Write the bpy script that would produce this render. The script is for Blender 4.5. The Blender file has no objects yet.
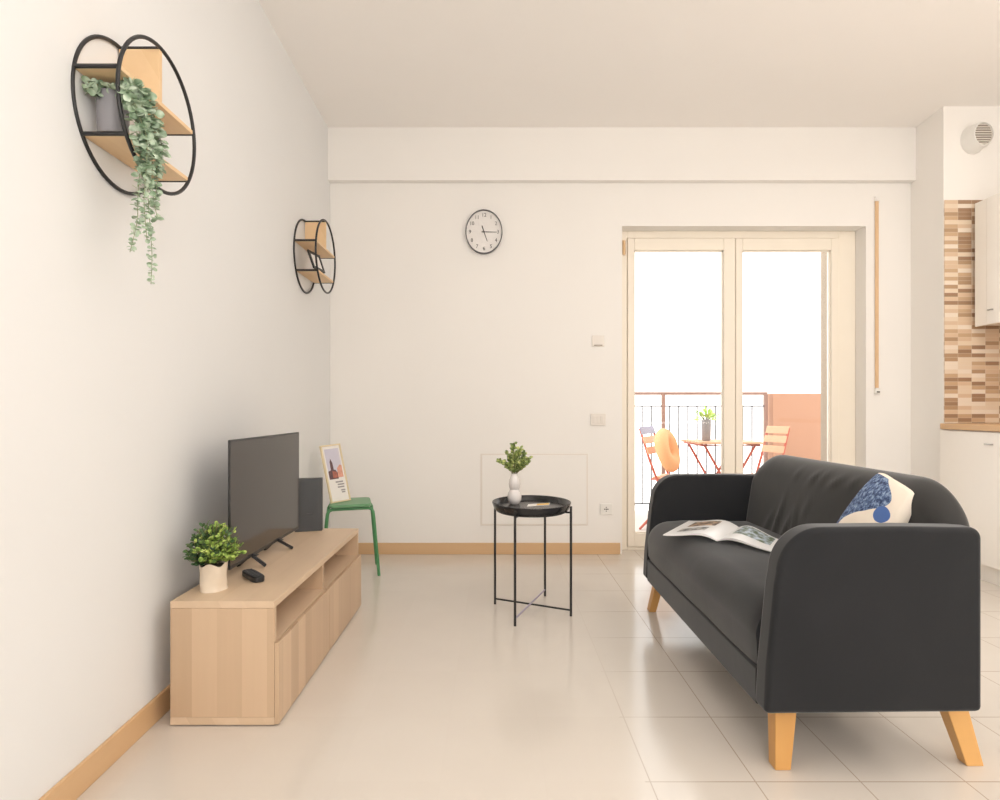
import bpy, bmesh, math, random
from mathutils import Vector, noise, Matrix
random.seed(7)
PI = math.pi
col = bpy.context.scene.collection
SX = 0.833          # real-width to room-width ratio measured on the clock, tray and rings

# ------------------------------------------------------------------ materials
def new_mat(name):
    m = bpy.data.materials.new(name); m.use_nodes = True
    nt = m.node_tree; b = nt.nodes['Principled BSDF']
    return m, nt, b
def N(nt, t, **kw):
    n = nt.nodes.new(t)
    for k, v in kw.items(): setattr(n, k, v)
    return n
def mix(nt, fac, a, b):
    n = N(nt, 'ShaderNodeMix', data_type='RGBA')
    L = nt.links
    if isinstance(fac, (int, float)): n.inputs[0].default_value = fac
    else: L.new(fac, n.inputs[0])
    for i, v in ((6, a), (7, b)):
        if isinstance(v, (tuple, list)): n.inputs[i].default_value = (*v[:3], 1)
        else: L.new(v, n.inputs[i])
    return n.outputs[2]
def math_(nt, op, a, b=None, c=None):
    n = N(nt, 'ShaderNodeMath', operation=op)
    for i, v in enumerate((a, b, c)):
        if v is None: continue
        if isinstance(v, (int, float)): n.inputs[i].default_value = v
        else: nt.links.new(v, n.inputs[i])
    return n.outputs[0]
def coords(nt, scale=(1, 1, 1)):
    g = N(nt, 'ShaderNodeNewGeometry')
    mp = N(nt, 'ShaderNodeMapping'); mp.inputs['Scale'].default_value = scale
    nt.links.new(g.outputs['Position'], mp.inputs['Vector'])
    return mp.outputs['Vector']
def bump(nt, b, h, strength=.2, dist=.01):
    n = N(nt, 'ShaderNodeBump'); n.inputs['Strength'].default_value = strength
    n.inputs['Distance'].default_value = dist
    nt.links.new(h, n.inputs['Height']); nt.links.new(n.outputs['Normal'], b.inputs['Normal'])
def simple(name, c, rough=.5, metal=0, var=.06, nscale=30, bmp=0, spec=None, coat=0):
    m, nt, b = new_mat(name)
    v = coords(nt)
    no = N(nt, 'ShaderNodeTexNoise'); no.inputs['Scale'].default_value = nscale; no.inputs['Detail'].default_value = 4
    nt.links.new(v, no.inputs['Vector'])
    d = tuple(max(0, x * (1 - var)) for x in c); l = tuple(min(1, x * (1 + var)) for x in c)
    nt.links.new(mix(nt, no.outputs['Fac'], d, l), b.inputs['Base Color'])
    b.inputs['Roughness'].default_value = rough; b.inputs['Metallic'].default_value = metal
    if spec is not None: b.inputs['Specular IOR Level'].default_value = spec
    if coat: b.inputs['Coat Weight'].default_value = coat; b.inputs['Coat Roughness'].default_value = .1
    if bmp: bump(nt, b, no.outputs['Fac'], bmp, .004)
    return m
def wood(name, c1, c2, axis='z', width=.07, grain=60, rough=.45):
    """planks: random tone per stave across, fine grain along 'axis'."""
    m, nt, b = new_mat(name)
    g = N(nt, 'ShaderNodeNewGeometry'); sp = N(nt, 'ShaderNodeSeparateXYZ')
    nt.links.new(g.outputs['Position'], sp.inputs[0])
    X, Y, Z = sp.outputs
    if axis == 'z': u = math_(nt, 'ADD', X, Y); sc = (1, 1, .04)
    elif axis == 'y': u = math_(nt, 'ADD', X, math_(nt, 'MULTIPLY', Z, .6)); sc = (1, .04, 1)
    else: u = math_(nt, 'ADD', Y, math_(nt, 'MULTIPLY', Z, .6)); sc = (.04, 1, 1)
    cell = math_(nt, 'FLOOR', math_(nt, 'DIVIDE', u, width))
    wn = N(nt, 'ShaderNodeTexWhiteNoise', noise_dimensions='1D'); nt.links.new(cell, wn.inputs['W'])
    mp = N(nt, 'ShaderNodeMapping'); mp.inputs['Scale'].default_value = sc
    nt.links.new(g.outputs['Position'], mp.inputs['Vector'])
    no = N(nt, 'ShaderNodeTexNoise'); no.inputs['Scale'].default_value = grain; no.inputs['Detail'].default_value = 5
    nt.links.new(mp.outputs[0], no.inputs['Vector'])
    f = math_(nt, 'ADD', math_(nt, 'MULTIPLY', wn.outputs['Value'], .65), math_(nt, 'MULTIPLY', no.outputs['Fac'], .45))
    nt.links.new(mix(nt, f, c1, c2), b.inputs['Base Color'])
    b.inputs['Roughness'].default_value = rough
    return m

def floor_material():
    m, nt, b = new_mat('floor_tiles')
    g = N(nt, 'ShaderNodeNewGeometry'); sp = N(nt, 'ShaderNodeSeparateXYZ')
    nt.links.new(g.outputs['Position'], sp.inputs[0])
    def joint(c, off, per, w):
        t = math_(nt, 'FRACT', math_(nt, 'DIVIDE', math_(nt, 'ADD', c, -off + per * 40), per))
        a = math_(nt, 'ABSOLUTE', math_(nt, 'SUBTRACT', t, .5))
        return math_(nt, 'GREATER_THAN', a, .5 - w / per / 2)
    jx = joint(sp.outputs[0], .414, .282, .0034); jy = joint(sp.outputs[1], 1.69, .355, .0042)
    j = math_(nt, 'MAXIMUM', jx, jy)
    # joints are faint on the left, clear towards the sofa
    fade = N(nt, 'ShaderNodeMapRange'); nt.links.new(sp.outputs[0], fade.inputs[0])
    fade.inputs[1].default_value = .38; fade.inputs[2].default_value = .60; fade.inputs[3].default_value = .0; fade.inputs[4].default_value = .7
    fd2 = N(nt, 'ShaderNodeMapRange'); nt.links.new(sp.outputs[1], fd2.inputs[0]); fd2.inputs[1].default_value = 2.7; fd2.inputs[2].default_value = 1.6; fd2.inputs[3].default_value = .04; fd2.inputs[4].default_value = .5
    fmin = N(nt, 'ShaderNodeMath', operation='MAXIMUM'); nt.links.new(fade.outputs[0], fmin.inputs[0])
    nt.links.new(math_(nt, 'MULTIPLY', fd2.outputs[0], math_(nt, 'GREATER_THAN', sp.outputs[0], .40)), fmin.inputs[1])
    j = math_(nt, 'MULTIPLY', j, math_(nt, 'MAXIMUM', fmin.outputs[0], .02))
    cx = math_(nt, 'FLOOR', math_(nt, 'DIVIDE', math_(nt, 'ADD', sp.outputs[0], -.414), .282))
    cy = math_(nt, 'FLOOR', math_(nt, 'DIVIDE', math_(nt, 'ADD', sp.outputs[1], -1.69), .355))
    cb = N(nt, 'ShaderNodeCombineXYZ'); nt.links.new(cx, cb.inputs[0]); nt.links.new(cy, cb.inputs[1])
    wn = N(nt, 'ShaderNodeTexWhiteNoise', noise_dimensions='3D'); nt.links.new(cb.outputs[0], wn.inputs['Vector'])
    no = N(nt, 'ShaderNodeTexNoise'); no.inputs['Scale'].default_value = 5; no.inputs['Detail'].default_value = 6
    nt.links.new(coords(nt), no.inputs['Vector'])
    base = mix(nt, math_(nt, 'ADD', math_(nt, 'MULTIPLY', wn.outputs['Value'], .3), math_(nt, 'MULTIPLY', no.outputs['Fac'], .7)), FLOOR_A, FLOOR_B)
    nt.links.new(mix(nt, j, base, (.36, .27, .19)), b.inputs['Base Color'])
    rr = N(nt, 'ShaderNodeMapRange'); nt.links.new(no.outputs['Fac'], rr.inputs[0])
    rr.inputs[3].default_value = .12; rr.inputs[4].default_value = .24
    nt.links.new(rr.outputs[0], b.inputs['Roughness'])
    b.inputs['Specular IOR Level'].default_value = .5
    inv = math_(nt, 'SUBTRACT', 1, j)
    bump(nt, b, inv, .3, .002)
    return m
def splash_material():
    m, nt, b = new_mat('brown_mosaic')
    g = N(nt, 'ShaderNodeNewGeometry'); sp = N(nt, 'ShaderNodeSeparateXYZ')
    nt.links.new(g.outputs['Position'], sp.inputs[0])
    u = math_(nt, 'DIVIDE', math_(nt, 'ADD', math_(nt, 'SUBTRACT', sp.outputs[0], 2.832), math_(nt, 'SUBTRACT', 3.98, sp.outputs[1])), .0865)
    v = math_(nt, 'DIVIDE', sp.outputs[2], .0255)
    cb = N(nt, 'ShaderNodeCombineXYZ')
    nt.links.new(math_(nt, 'FLOOR', u), cb.inputs[0]); nt.links.new(math_(nt, 'FLOOR', v), cb.inputs[1])
    wn = N(nt, 'ShaderNodeTexWhiteNoise', noise_dimensions='2D'); nt.links.new(cb.outputs[0], wn.inputs['Vector'])
    r = N(nt, 'ShaderNodeValToRGB'); r.color_ramp.interpolation = 'CONSTANT'
    cs = [(0, (.70, .52, .36)), (.2, (.46, .30, .18)), (.36, (.78, .64, .49)), (.55, (.58, .40, .25)), (.7, (.83, .72, .60)), (.85, (.36, .22, .13))]
    e = r.color_ramp.elements
    e[0].position = 0; e[0].color = (*cs[0][1], 1); e[1].position = cs[1][0]; e[1].color = (*cs[1][1], 1)
    for p, c in cs[2:]:
        x = e.new(p); x.color = (*c, 1)
    nt.links.new(wn.outputs['Value'], r.inputs[0])
    def edge(t, w):
        a = math_(nt, 'ABSOLUTE', math_(nt, 'SUBTRACT', math_(nt, 'FRACT', t), .5))
        return math_(nt, 'GREATER_THAN', a, .5 - w)
    j = math_(nt, 'MAXIMUM', edge(u, .015), edge(v, .05))
    nt.links.new(mix(nt, math_(nt, 'MULTIPLY', j, .5), r.outputs[0], (.78, .68, .56)), b.inputs['Base Color'])
    b.inputs['Roughness'].default_value = .3
    return m
def glass_material():
    m, nt, b = new_mat('window_glass')
    nt.nodes.remove(b)
    out = nt.nodes['Material Output']
    t = N(nt, 'ShaderNodeBsdfTransparent'); t.inputs[0].default_value = (.97, .98, .98, 1)
    g = N(nt, 'ShaderNodeBsdfGlossy'); g.inputs['Roughness'].default_value = .02
    fr = N(nt, 'ShaderNodeFresnel'); fr.inputs[0].default_value = 1.35
    mx = N(nt, 'ShaderNodeMixShader')
    nt.links.new(fr.outputs[0], mx.inputs[0]); nt.links.new(t.outputs[0], mx.inputs[1]); nt.links.new(g.outputs[0], mx.inputs[2])
    nt.links.new(mx.outputs[0], out.inputs['Surface'])
    return m
def fabric_material(name, c1, c2, wr=.35, dist=.02):
    m, nt, b = new_mat(name)
    fine = N(nt, 'ShaderNodeTexNoise'); fine.inputs['Scale'].default_value = 420; fine.inputs['Detail'].default_value = 2
    nt.links.new(coords(nt), fine.inputs['Vector'])
    big = N(nt, 'ShaderNodeTexNoise'); big.inputs['Scale'].default_value = 5; big.inputs['Detail'].default_value = 3
    big.inputs['Distortion'].default_value = .6
    nt.links.new(coords(nt, (1, .8, .8)), big.inputs['Vector'])
    f = math_(nt, 'ADD', math_(nt, 'MULTIPLY', fine.outputs['Fac'], .4), math_(nt, 'MULTIPLY', big.outputs['Fac'], .6))
    nt.links.new(mix(nt, f, c1, c2), b.inputs['Base Color'])
    b.inputs['Roughness'].default_value = .85
    b.inputs['Sheen Weight'].default_value = .35; b.inputs['Sheen Roughness'].default_value = .4
    b.inputs['Specular IOR Level'].default_value = .25
    h = math_(nt, 'ADD', math_(nt, 'MULTIPLY', big.outputs['Fac'], 1.0), math_(nt, 'MULTIPLY', fine.outputs['Fac'], .03))
    bump(nt, b, h, wr, dist)
    return m

FLOOR_A = (.645, .585, .52); FLOOR_B = (.685, .63, .565)
M = {}
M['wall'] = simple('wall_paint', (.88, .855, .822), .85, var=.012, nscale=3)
M['wall_shaded'] = simple('wall_paint_left_shaded', (.80, .803, .80), .8, var=.012, nscale=3)  # wall paint darkened and cooled for how light falls on the left wall
M['wall_lit'] = simple('wall_paint_right_lit', (.93, .90, .86), .85, var=.01, nscale=3)  # same wall paint, lightened to imitate stronger light on the right wall
M['ceil'] = simple('ceiling_paint', (.92, .89, .86), .9, var=.012, nscale=3)
M['floor'] = floor_material()
M['splash'] = splash_material()
M['glass'] = glass_material()
M['base'] = wood('skirting_wood', (.62, .39, .20), (.76, .53, .31), 'y', .9, 20, .4)
M['base_x'] = wood('skirting_wood_long', (.64, .41, .22), (.78, .55, .33), 'x', .9, 20, .4)
M['frame'] = simple('cream_door_paint', (.90, .83, .72), .45, var=.02, nscale=8)
M['oak_v'] = wood('light_oak_upright', (.50, .345, .22), (.68, .50, .34), 'z', .079, 30)
M['oak_h'] = wood('light_oak_lengthwise', (.60, .44, .29), (.74, .56, .40), 'y', .08, 30)
M['pine'] = wood('warm_ply', (.74, .50, .27), (.84, .61, .37), 'y', .2, 40, .5)
M['palewood'] = simple('pale_frame_wood', (.78, .66, .44), .5, nscale=60)
M['beech'] = wood('honey_beech', (.58, .29, .08), (.72, .40, .14), 'z', .2, 30, .35)
M['black'] = simple('black_powder_coat', (.016, .016, .017), .4, var=.1)
M['tray'] = simple('black_tray_lacquer', (.022, .022, .024), .22, var=.1, spec=.5)
M['purple'] = simple('greyish_lilac_steel', (.36, .32, .42), .4)
M['screen'] = simple('tv_screen_glass', (.022, .018, .015), .12, var=.02, spec=.7)
M['plastic'] = simple('black_plastic', (.018, .018, .02), .35, var=.05)
M['router'] = simple('graphite_plastic', (.055, .057, .06), .45, var=.05)
M['grey_pl'] = simple('dark_grey_buttons', (.12, .12, .13), .4)
M['green'] = simple('green_steel_paint', (.07, .26, .10), .35, var=.05)
M['green_seat'] = simple('green_seat_paint', (.15, .34, .17), .4, var=.05)
M['white'] = simple('white_plastic', (.86, .84, .80), .35, var=.01)
M['offwhite'] = simple('offwhite_plastic', (.80, .75, .69), .4, var=.01)
M['dark_hole'] = simple('dark_recess', (.09, .08, .07), .6)
M['ceramic'] = simple('white_ceramic', (.80, .76, .74), .15, var=.01)
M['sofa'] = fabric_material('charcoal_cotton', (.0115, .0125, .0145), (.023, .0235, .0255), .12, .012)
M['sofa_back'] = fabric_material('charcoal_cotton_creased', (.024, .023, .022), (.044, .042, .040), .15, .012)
M['sofa_seam'] = simple('charcoal_piping', (.02, .02, .02), .8)
M['pot_grey'] = simple('grey_pot_glaze', (.30, .29, .31), .45, var=.05)
M['sack'] = simple('cream_crumpled_paper', (.78, .67, .54), .7, var=.08, nscale=25, bmp=.5)
M['soil'] = simple('potting_soil', (.05, .035, .02), .9, nscale=120, var=.4)
M['stem'] = simple('plant_stem', (.16, .15, .07), .7)
M['splash_trim'] = simple('grey_gap', (.3, .25, .2), .7)
def leaf_mat(name, cs, rough=.55, scale=45):
    m, nt, b = new_mat(name)
    no = N(nt, 'ShaderNodeTexNoise'); no.inputs['Scale'].default_value = scale; no.inputs['Detail'].default_value = 1
    nt.links.new(coords(nt), no.inputs['Vector'])
    r = N(nt, 'ShaderNodeValToRGB'); e = r.color_ramp.elements
    e[0].position = .32; e[0].color = (*cs[0], 1); e[1].position = .68; e[1].color = (*cs[2], 1)
    x = e.new(.5); x.color = (*cs[1], 1)
    nt.links.new(no.outputs['Fac'], r.inputs[0]); nt.links.new(r.outputs[0], b.inputs['Base Color'])
    b.inputs['Roughness'].default_value = rough
    return m
M['euca'] = leaf_mat('eucalyptus_leaf', [(.20, .30, .18), (.38, .49, .35), (.56, .65, .52)])
M['euca_stem'] = simple('grey_green_stem', (.30, .34, .20), .7)
M['boxleaf'] = leaf_mat('lime_and_dark_leaf', [(.08, .15, .03), (.30, .45, .08), (.66, .78, .22)], scale=38)
M['boxdark'] = leaf_mat('dark_leaf', [(.03, .07, .03), (.07, .15, .05), (.14, .24, .08)], scale=40)
M['sprig'] = leaf_mat('olive_sprig_leaf', [(.10, .15, .04), (.26, .34, .10), (.58, .60, .22)], scale=60)
M['lime'] = leaf_mat('lime_leaf', [(.30, .50, .08), (.50, .68, .14), (.62, .78, .25)])
M['jamb'] = simple('outer_jamb_render', (.40, .33, .26), .9)
M['terra'] = simple('orange_render', (.47, .26, .17), .9, var=.04, nscale=6)
M['rust'] = simple('brown_rail_paint', (.30, .17, .13), .5)
M['rail'] = simple('dark_grey_rail_paint', (.10, .10, .12), .5)
M['red'] = simple('red_brown_steel', (.48, .10, .06), .5)
M['slat'] = simple('pale_orange_slat', (.72, .42, .26), .6)
M['slat_grey'] = simple('grey_blue_slat', (.30, .30, .40), .6)
M['donut'] = simple('peach_orange_velour', (.80, .42, .20), .85, nscale=60, bmp=.2)
M['balcony'] = simple('pale_balcony_tile', (.55, .50, .45), .7, nscale=8)
M['exterior'] = simple('cream_exterior_render', (.80, .72, .62), .9)
M['worktop'] = wood('worktop_wood', (.62, .38, .19), (.76, .50, .28), 'y', .1, 30, .4)
M['cab'] = simple('white_gloss_cabinet', (.95, .91, .85), .3, var=.01)
M['steel'] = simple('brushed_steel', (.45, .43, .41), .35, metal=.8)
M['strap'] = simple('tan_blind_strap', (.72, .49, .29), .7)
M['clockface'] = simple('clock_face_white', (.80, .77, .74), .35, var=.01, spec=.6)
M['ink'] = simple('dark_ink', (.06, .055, .05), .6)
M['numink'] = simple('grey_numeral_ink', (.16, .14, .13), .6)
M['mat'] = simple('print_paper', (.86, .83, .80), .5, var=.01)
M['yellow'] = simple('yellow_card_print', (.80, .50, .08), .5)
M['paper'] = simple('glossy_page', (.84, .83, .82), .3, var=.02)

# ------------------------------------------------------------------ builders
class MB:
    def __init__(s): s.bm = bmesh.new()
    def box(s, x0, x1, y0, y1, z0, z1):
        v = [s.bm.verts.new(p) for p in ((x0,y0,z0),(x1,y0,z0),(x1,y1,z0),(x0,y1,z0),(x0,y0,z1),(x1,y0,z1),(x1,y1,z1),(x0,y1,z1))]
        for f in ((0,3,2,1),(4,5,6,7),(0,1,5,4),(1,2,6,5),(2,3,7,6),(3,0,4,7)): s.bm.faces.new([v[i] for i in f])
        return s
    def hexa(s, pts):       # 8 points, bottom 4 then top 4, same winding as box
        v = [s.bm.verts.new(p) for p in pts]
        for f in ((0,3,2,1),(4,5,6,7),(0,1,5,4),(1,2,6,5),(2,3,7,6),(3,0,4,7)): s.bm.faces.new([v[i] for i in f])
        return s
    def quad(s, *pts):
        s.bm.faces.new([s.bm.verts.new(p) for p in pts]); return s
    def prism(s, poly, axis, a0, a1):
        def P(p, a):
            if axis == 'y': return (p[0], a, p[1])
            if axis == 'x': return (a, p[0], p[1])
            return (p[0], p[1], a)
        A = [s.bm.verts.new(P(p, a0)) for p in poly]; B = [s.bm.verts.new(P(p, a1)) for p in poly]
        s.bm.faces.new(A); s.bm.faces.new(list(reversed(B))); n = len(poly)
        for i in range(n): s.bm.faces.new((A[i], B[i], B[(i+1) % n], A[(i+1) % n]))
        return s
    def lathe(s, prof, c, sx=SX, sy=1.0, seg=32, cap=True):
        rings = []
        for r, z in prof:
            rings.append([s.bm.verts.new((c[0] + r*sx*math.cos(2*PI*i/seg), c[1] + r*sy*math.sin(2*PI*i/seg), c[2] + z)) for i in range(seg)])
        for a, b in zip(rings, rings[1:]):
            for i in range(seg): s.bm.faces.new((a[i], a[(i+1) % seg], b[(i+1) % seg], b[i]))
        if cap:
            s.bm.faces.new(list(reversed(rings[0]))); s.bm.faces.new(rings[-1])
        return s
    def tube(s, pts, r, seg=8, closed=False, r1=None):
        pts = [Vector(p) for p in pts]; n = len(pts); rings = []
        up = Vector((0, 0, 1))
        prev = None
        for i, p in enumerate(pts):
            if closed: t = pts[(i+1) % n] - pts[i-1]
            else: t = pts[min(i+1, n-1)] - pts[max(i-1, 0)]
            t.normalize()
            if prev is None:
                a = t.cross(up)
                if a.length < .1: a = t.cross(Vector((1, 0, 0)))
            else: a = prev - t * prev.dot(t)
            a.normalize(); prev = a; b = t.cross(a)
            rr = r if r1 is None else r + (r1 - r) * i / (n - 1)
            rings.append([s.bm.verts.new(p + a*rr*math.cos(2*PI*k/seg) + b*rr*math.sin(2*PI*k/seg)) for k in range(seg)])
        m = n if closed else n - 1
        for i in range(m):
            A, B = rings[i], rings[(i+1) % n]
            for k in range(seg): s.bm.faces.new((A[k], A[(k+1) % seg], B[(k+1) % seg], B[k]))
        if not closed:
            s.bm.faces.new(list(reversed(rings[0]))); s.bm.faces.new(rings[-1])
        return s
    def bar(s, a, b, w, h):       # rectangular bar between points, w sideways, h other
        a, b = Vector(a), Vector(b); t = (b - a).normalized()
        u = t.cross(Vector((0, 0, 1)))
        if u.length < .05: u = Vector((1, 0, 0))
        u.normalize(); v = u.cross(t)
        o = [(-w/2, -h/2), (w/2, -h/2), (w/2, h/2), (-w/2, h/2)]
        return s.hexa([a + u*x + v*y for x, y in o] + [b + u*x + v*y for x, y in o])
    def leaf(s, p, d, n, L, W, fold=.15):
        p, d = Vector(p), Vector(d).normalized(); n = Vector(n)
        w = d.cross(n)
        if w.length < .01: w = d.cross(Vector((.3, .5, .8)))
        w.normalize(); n = w.cross(d)
        pts = [(0, 0, 0), (.25, .42, fold), (.6, .5, fold), (.9, .25, fold*.5), (1, 0, 0), (.9, -.25, fold*.5), (.6, -.5, fold), (.25, -.42, fold)]
        v = [s.bm.verts.new(p + d*L*a + w*W*b + n*W*c) for a, b, c in pts]
        s.bm.faces.new((v[0], v[1], v[2], v[3], v[4])); s.bm.faces.new((v[0], v[4], v[5], v[6], v[7]))
        return s
    def build(s, name, mat, parent=None, loc=None, bevel=0, seg=3, smooth=True, angle=40, recalc=True):
        if recalc: bmesh.ops.recalc_face_normals(s.bm, faces=s.bm.faces)
        if loc is None and parent is None:
            xs = [v.co for v in s.bm.verts]
            loc = Vector(((min(c.x for c in xs)+max(c.x for c in xs))/2, (min(c.y for c in xs)+max(c.y for c in xs))/2, min(c.z for c in xs)))
        off = Vector(loc) if parent is None else Vector(root_of(parent).location)
        for v in s.bm.verts: v.co -= off
        me = bpy.data.meshes.new(name); s.bm.to_mesh(me); s.bm.free()
        if smooth:
            for p in me.polygons: p.use_smooth = True
            me.set_sharp_from_angle(angle=math.radians(angle))
        for m_ in (mat if isinstance(mat, (list, tuple)) else [mat]): me.materials.append(m_)
        o = bpy.data.objects.new(name, me); col.objects.link(o)
        if parent is None: o.location = off
        else: o.parent = parent
        if bevel:
            b = o.modifiers.new('Bevel', 'BEVEL'); b.width = bevel; b.segments = seg; b.limit_method = 'ANGLE'
            b.angle_limit = math.radians(35)
            b.harden_normals = True
        return o
def root_of(o):
    while o.parent: o = o.parent
    return o
def thing(name, loc, label, cat, group=None):
    o = bpy.data.objects.new(name, None); o.empty_display_size = .05; o.location = loc; col.objects.link(o)
    return tag(o, label, cat, group)
def tag(o, label, cat, group=None):
    o['label'] = label; o['category'] = cat
    if group: o['group'] = group
    return o
def struct(o): o['kind'] = 'structure'; return o
def arc(cx, cz, r, a0, a1, n=8, rz=None):
    rz = rz or r
    return [(cx + r*math.cos(math.radians(a0 + (a1-a0)*i/n)), cz + rz*math.sin(math.radians(a0 + (a1-a0)*i/n))) for i in range(n+1)]

# ------------------------------------------------------------------ room shell
CZ = 2.915; YB = 4.345; XL = -1.145; YF = -1.7; XR = 3.32
struct(MB().box(XL-.1, XR+.1, YF-.1, 4.70, -.08, 0).build('floor', M['floor'], smooth=False))
struct(MB().box(XL-.1, XR+.1, YF-.1, 4.70, CZ, CZ+.1).build('ceiling', M['ceil'], smooth=False))
LS = .022
def xl(y): return XL + LS*(YB-y)
struct(MB().prism([(xl(YF), YF), (xl(4.7), 4.7), (xl(4.7)-.1, 4.7), (xl(YF)-.1, YF)], 'z', 0, CZ).build('wall_left', M['wall_shaded'], smooth=False))
w = MB()
w.box(XL+.001, .869, YB, 4.70, 0, CZ)
w.box(2.552, 3.42, YB, 4.70, 0, CZ)
w.box(.869, 2.552, YB, 4.56, 2.262, CZ); w.box(.869, 2.433, 4.56, 4.70, 2.262, CZ)
struct(w.build('wall_back', M['wall'], smooth=False))
struct(MB().box(2.433, 2.552, 4.56, 4.72, -.02, 2.262).build('trim_outer_jamb', M['jamb'], smooth=False))
w = MB()
w.prism([(2.862, YB), (2.832, 3.987), (3.42, 3.987), (3.42, YB)], 'z', 0, CZ)
w.box(XR, XR+.1, YF, 3.987, 0, CZ)
struct(w.build('wall_right', M['wall_lit'], smooth=False))
struct(MB().box(XL, XR, YF-.1, YF, 0, CZ).build('wall_front', M['wall'], smooth=False))
struct(MB().box(XL, 2.87, 4.285, YB, 2.556, CZ).build('trim_beam', M['wall'], smooth=False))
struct(MB().prism([(xl(YF), YF), (xl(YF)+.012, YF), (xl(YB)+.012, YB), (xl(YB), YB)], 'z', 0, .078).build('baseboard_left', M['base'], bevel=.003))
struct(MB().box(XL+.012, .855, YB-.012, YB, 0, .078).build('baseboard_back', M['base_x'], bevel=.003))
struct(MB().box(2.60, 2.84, YB-.012, YB, 0, .078).build('baseboard_right', M['base_x'], bevel=.003))
# tiled splash
w = MB(); w.box(2.834, XR, 3.979, 3.987, .912, 2.32); w.box(XR-.008, XR, 2.6, 3.979, .912, 2.32)
struct(w.build('trim_backsplash', M['splash'], smooth=False))

# ------------------------------------------------------------------ glazed balcony door
d = bpy.data.objects.new('door_1', None); d.location = (1.71, 4.5, 0); col.objects.link(d); struct(d)
f = MB(); Y0, Y1 = 4.468, 4.54
f.box(.87, .93, Y0, Y1, .0, 2.262); f.box(2.43, 2.551, Y0, Y1, 0, 2.262); f.box(.93, 2.43, Y0, Y1, 2.212, 2.262); f.box(.93, 2.43, Y0, Y1, 0, .022)
f.build('door_frame', M['frame'], d, bevel=.004)
for (a, b, l, r) in ((.932, 1.693, .979, 1.612), (1.697, 2.428, 1.745, 2.373)):
    f = MB(); y0, y1 = 4.456, 4.52
    f.box(a, l, y0, y1, .026, 2.208); f.box(r, b, y0, y1, .026, 2.208); f.box(l, r, y0, y1, 2.124, 2.208); f.box(l, r, y0, y1, .026, .12)
    lf = f.build('door_leaf', M['frame'], d, bevel=.004)
    MB().box(l, r, 4.488, 4.494, .12, 2.124).build('pane', M['glass'], lf, smooth=False)
    g = MB()
    for q in (l, r - .008): g.box(q, q+.008, 4.474, 4.488, .12, 2.124)
    g.box(l, r, 4.474, 4.488, .12, .128); g.box(l, r, 4.474, 4.488, 2.116, 2.124)
    g.build('glazing_bead', M['slat'] if False else M['frame'], lf, smooth=False)
for z in (2.14,):
    MB().tube([(.905, 4.452, z-.05), (.905, 4.452, z+.05)], .011, 12).build('hinge', M['base'], d)

# ------------------------------------------------------------------ balcony
struct(MB().box(-.6, 4.4, 4.70, 6.5, -.16, -.05).build('floor_balcony', M['balcony'], smooth=False))
struct(MB().box(2.745, 4.4, 6.24, 6.36, -.05, 1.155).build('wall_balcony', M['terra'], smooth=False))
r = thing('balcony_railing', (1.4, 6.3, -.05), 'dark balcony railing with thin upright bars and brown posts beyond the glass door', 'railing')
MB().box(-.6, 2.71, 6.28, 6.32, 1.14, 1.17).build('top_rail', M['rust'], r, bevel=.004)
MB().box(-.6, 2.69, 6.29, 6.31, 1.022, 1.036).build('middle_rail', M['rail'], r)
MB().box(-.6, 2.69, 6.29, 6.31, .045, .06).build('bottom_rail', M['rail'], r)
for x in (-.55, .57, 1.672, 2.695): MB().box(x-.017, x+.017, 6.283, 6.317, -.05, 1.145).build('post', M['rust'], r)
x = -.46
while x < 2.65:
    if min(abs(x-q) for q in (.57, 1.672)) > .03:
        MB().box(x-.0055, x+.0055, 6.294, 6.306, .055, 1.03).build('baluster', M['rail'], r, smooth=False)
    x += .0915

def folding_chair(bx, by, th, label, slat_mats, wf=1.0):
    t = thing('folding_chair', (bx, by, -.05), label, 'chair', None)
    c, s_ = math.cos(th), math.sin(th)
    def W(x, y, z):
        y *= wf
        return (bx + SX*(x*c - y*s_), by + x*s_ + y*c, z - .05)
    for sy in (-1, 1):
        y = .19*sy
        MB().tube([W(-.20, y, .88), W(-.10, y, .62), W(.19, y, .005)], .011, 8).build('leg', M['red'], t)
        y = .165*sy
        MB().tube([W(.24, y, .44), W(-.21, y, .005)], .011, 8).build('leg', M['red'], t)
    MB().tube([W(.165, -.19, .06), W(.165, .19, .06)], .007, 6).build('stretcher', M['red'], t)
    MB().tube([W(-.18, -.165, .04), W(-.18, .165, .04)], .007, 6).build('stretcher', M['red'], t)
    fr = MB(); fr.tube([W(-.08, -.175, .45), W(.30, -.175, .45), W(.30, .175, .45), W(-.08, .175, .45)], .009, 6); fr.build('seat_frame', M['red'], t)
    for k in range(5):
        x0 = -.07 + k*.076
        MB().hexa([W(x0, -.18, .455), W(x0+.062, -.18, .455), W(x0+.062, .18, .455), W(x0, .18, .455),
                   W(x0, -.18, .468), W(x0+.062, -.18, .468), W(x0+.062, .18, .468), W(x0, .18, .468)]).build('seat_slat', M['slat'], t, bevel=.002)
    for k, (z0, z1) in enumerate(((.66, .72), (.75, .81), (.83, .895))):
        def bxk(z): return -.20 + (.88-z)*.385
        MB().hexa([W(bxk(z0), -.20, z0), W(bxk(z0)+.014, -.20, z0), W(bxk(z0)+.014, .20, z0), W(bxk(z0), .20, z0),
                   W(bxk(z1), -.20, z1), W(bxk(z1)+.014, -.20, z1), W(bxk(z1)+.014, .20, z1), W(bxk(z1), .20, z1)]).build('back_slat', slat_mats[k], t, bevel=.002)
    return t
folding_chair(1.475, 5.5, math.radians(-36), 'slatted folding balcony chair carrying the orange ring cushion', [M['slat'], M['slat'], M['slat_grey']])
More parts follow.
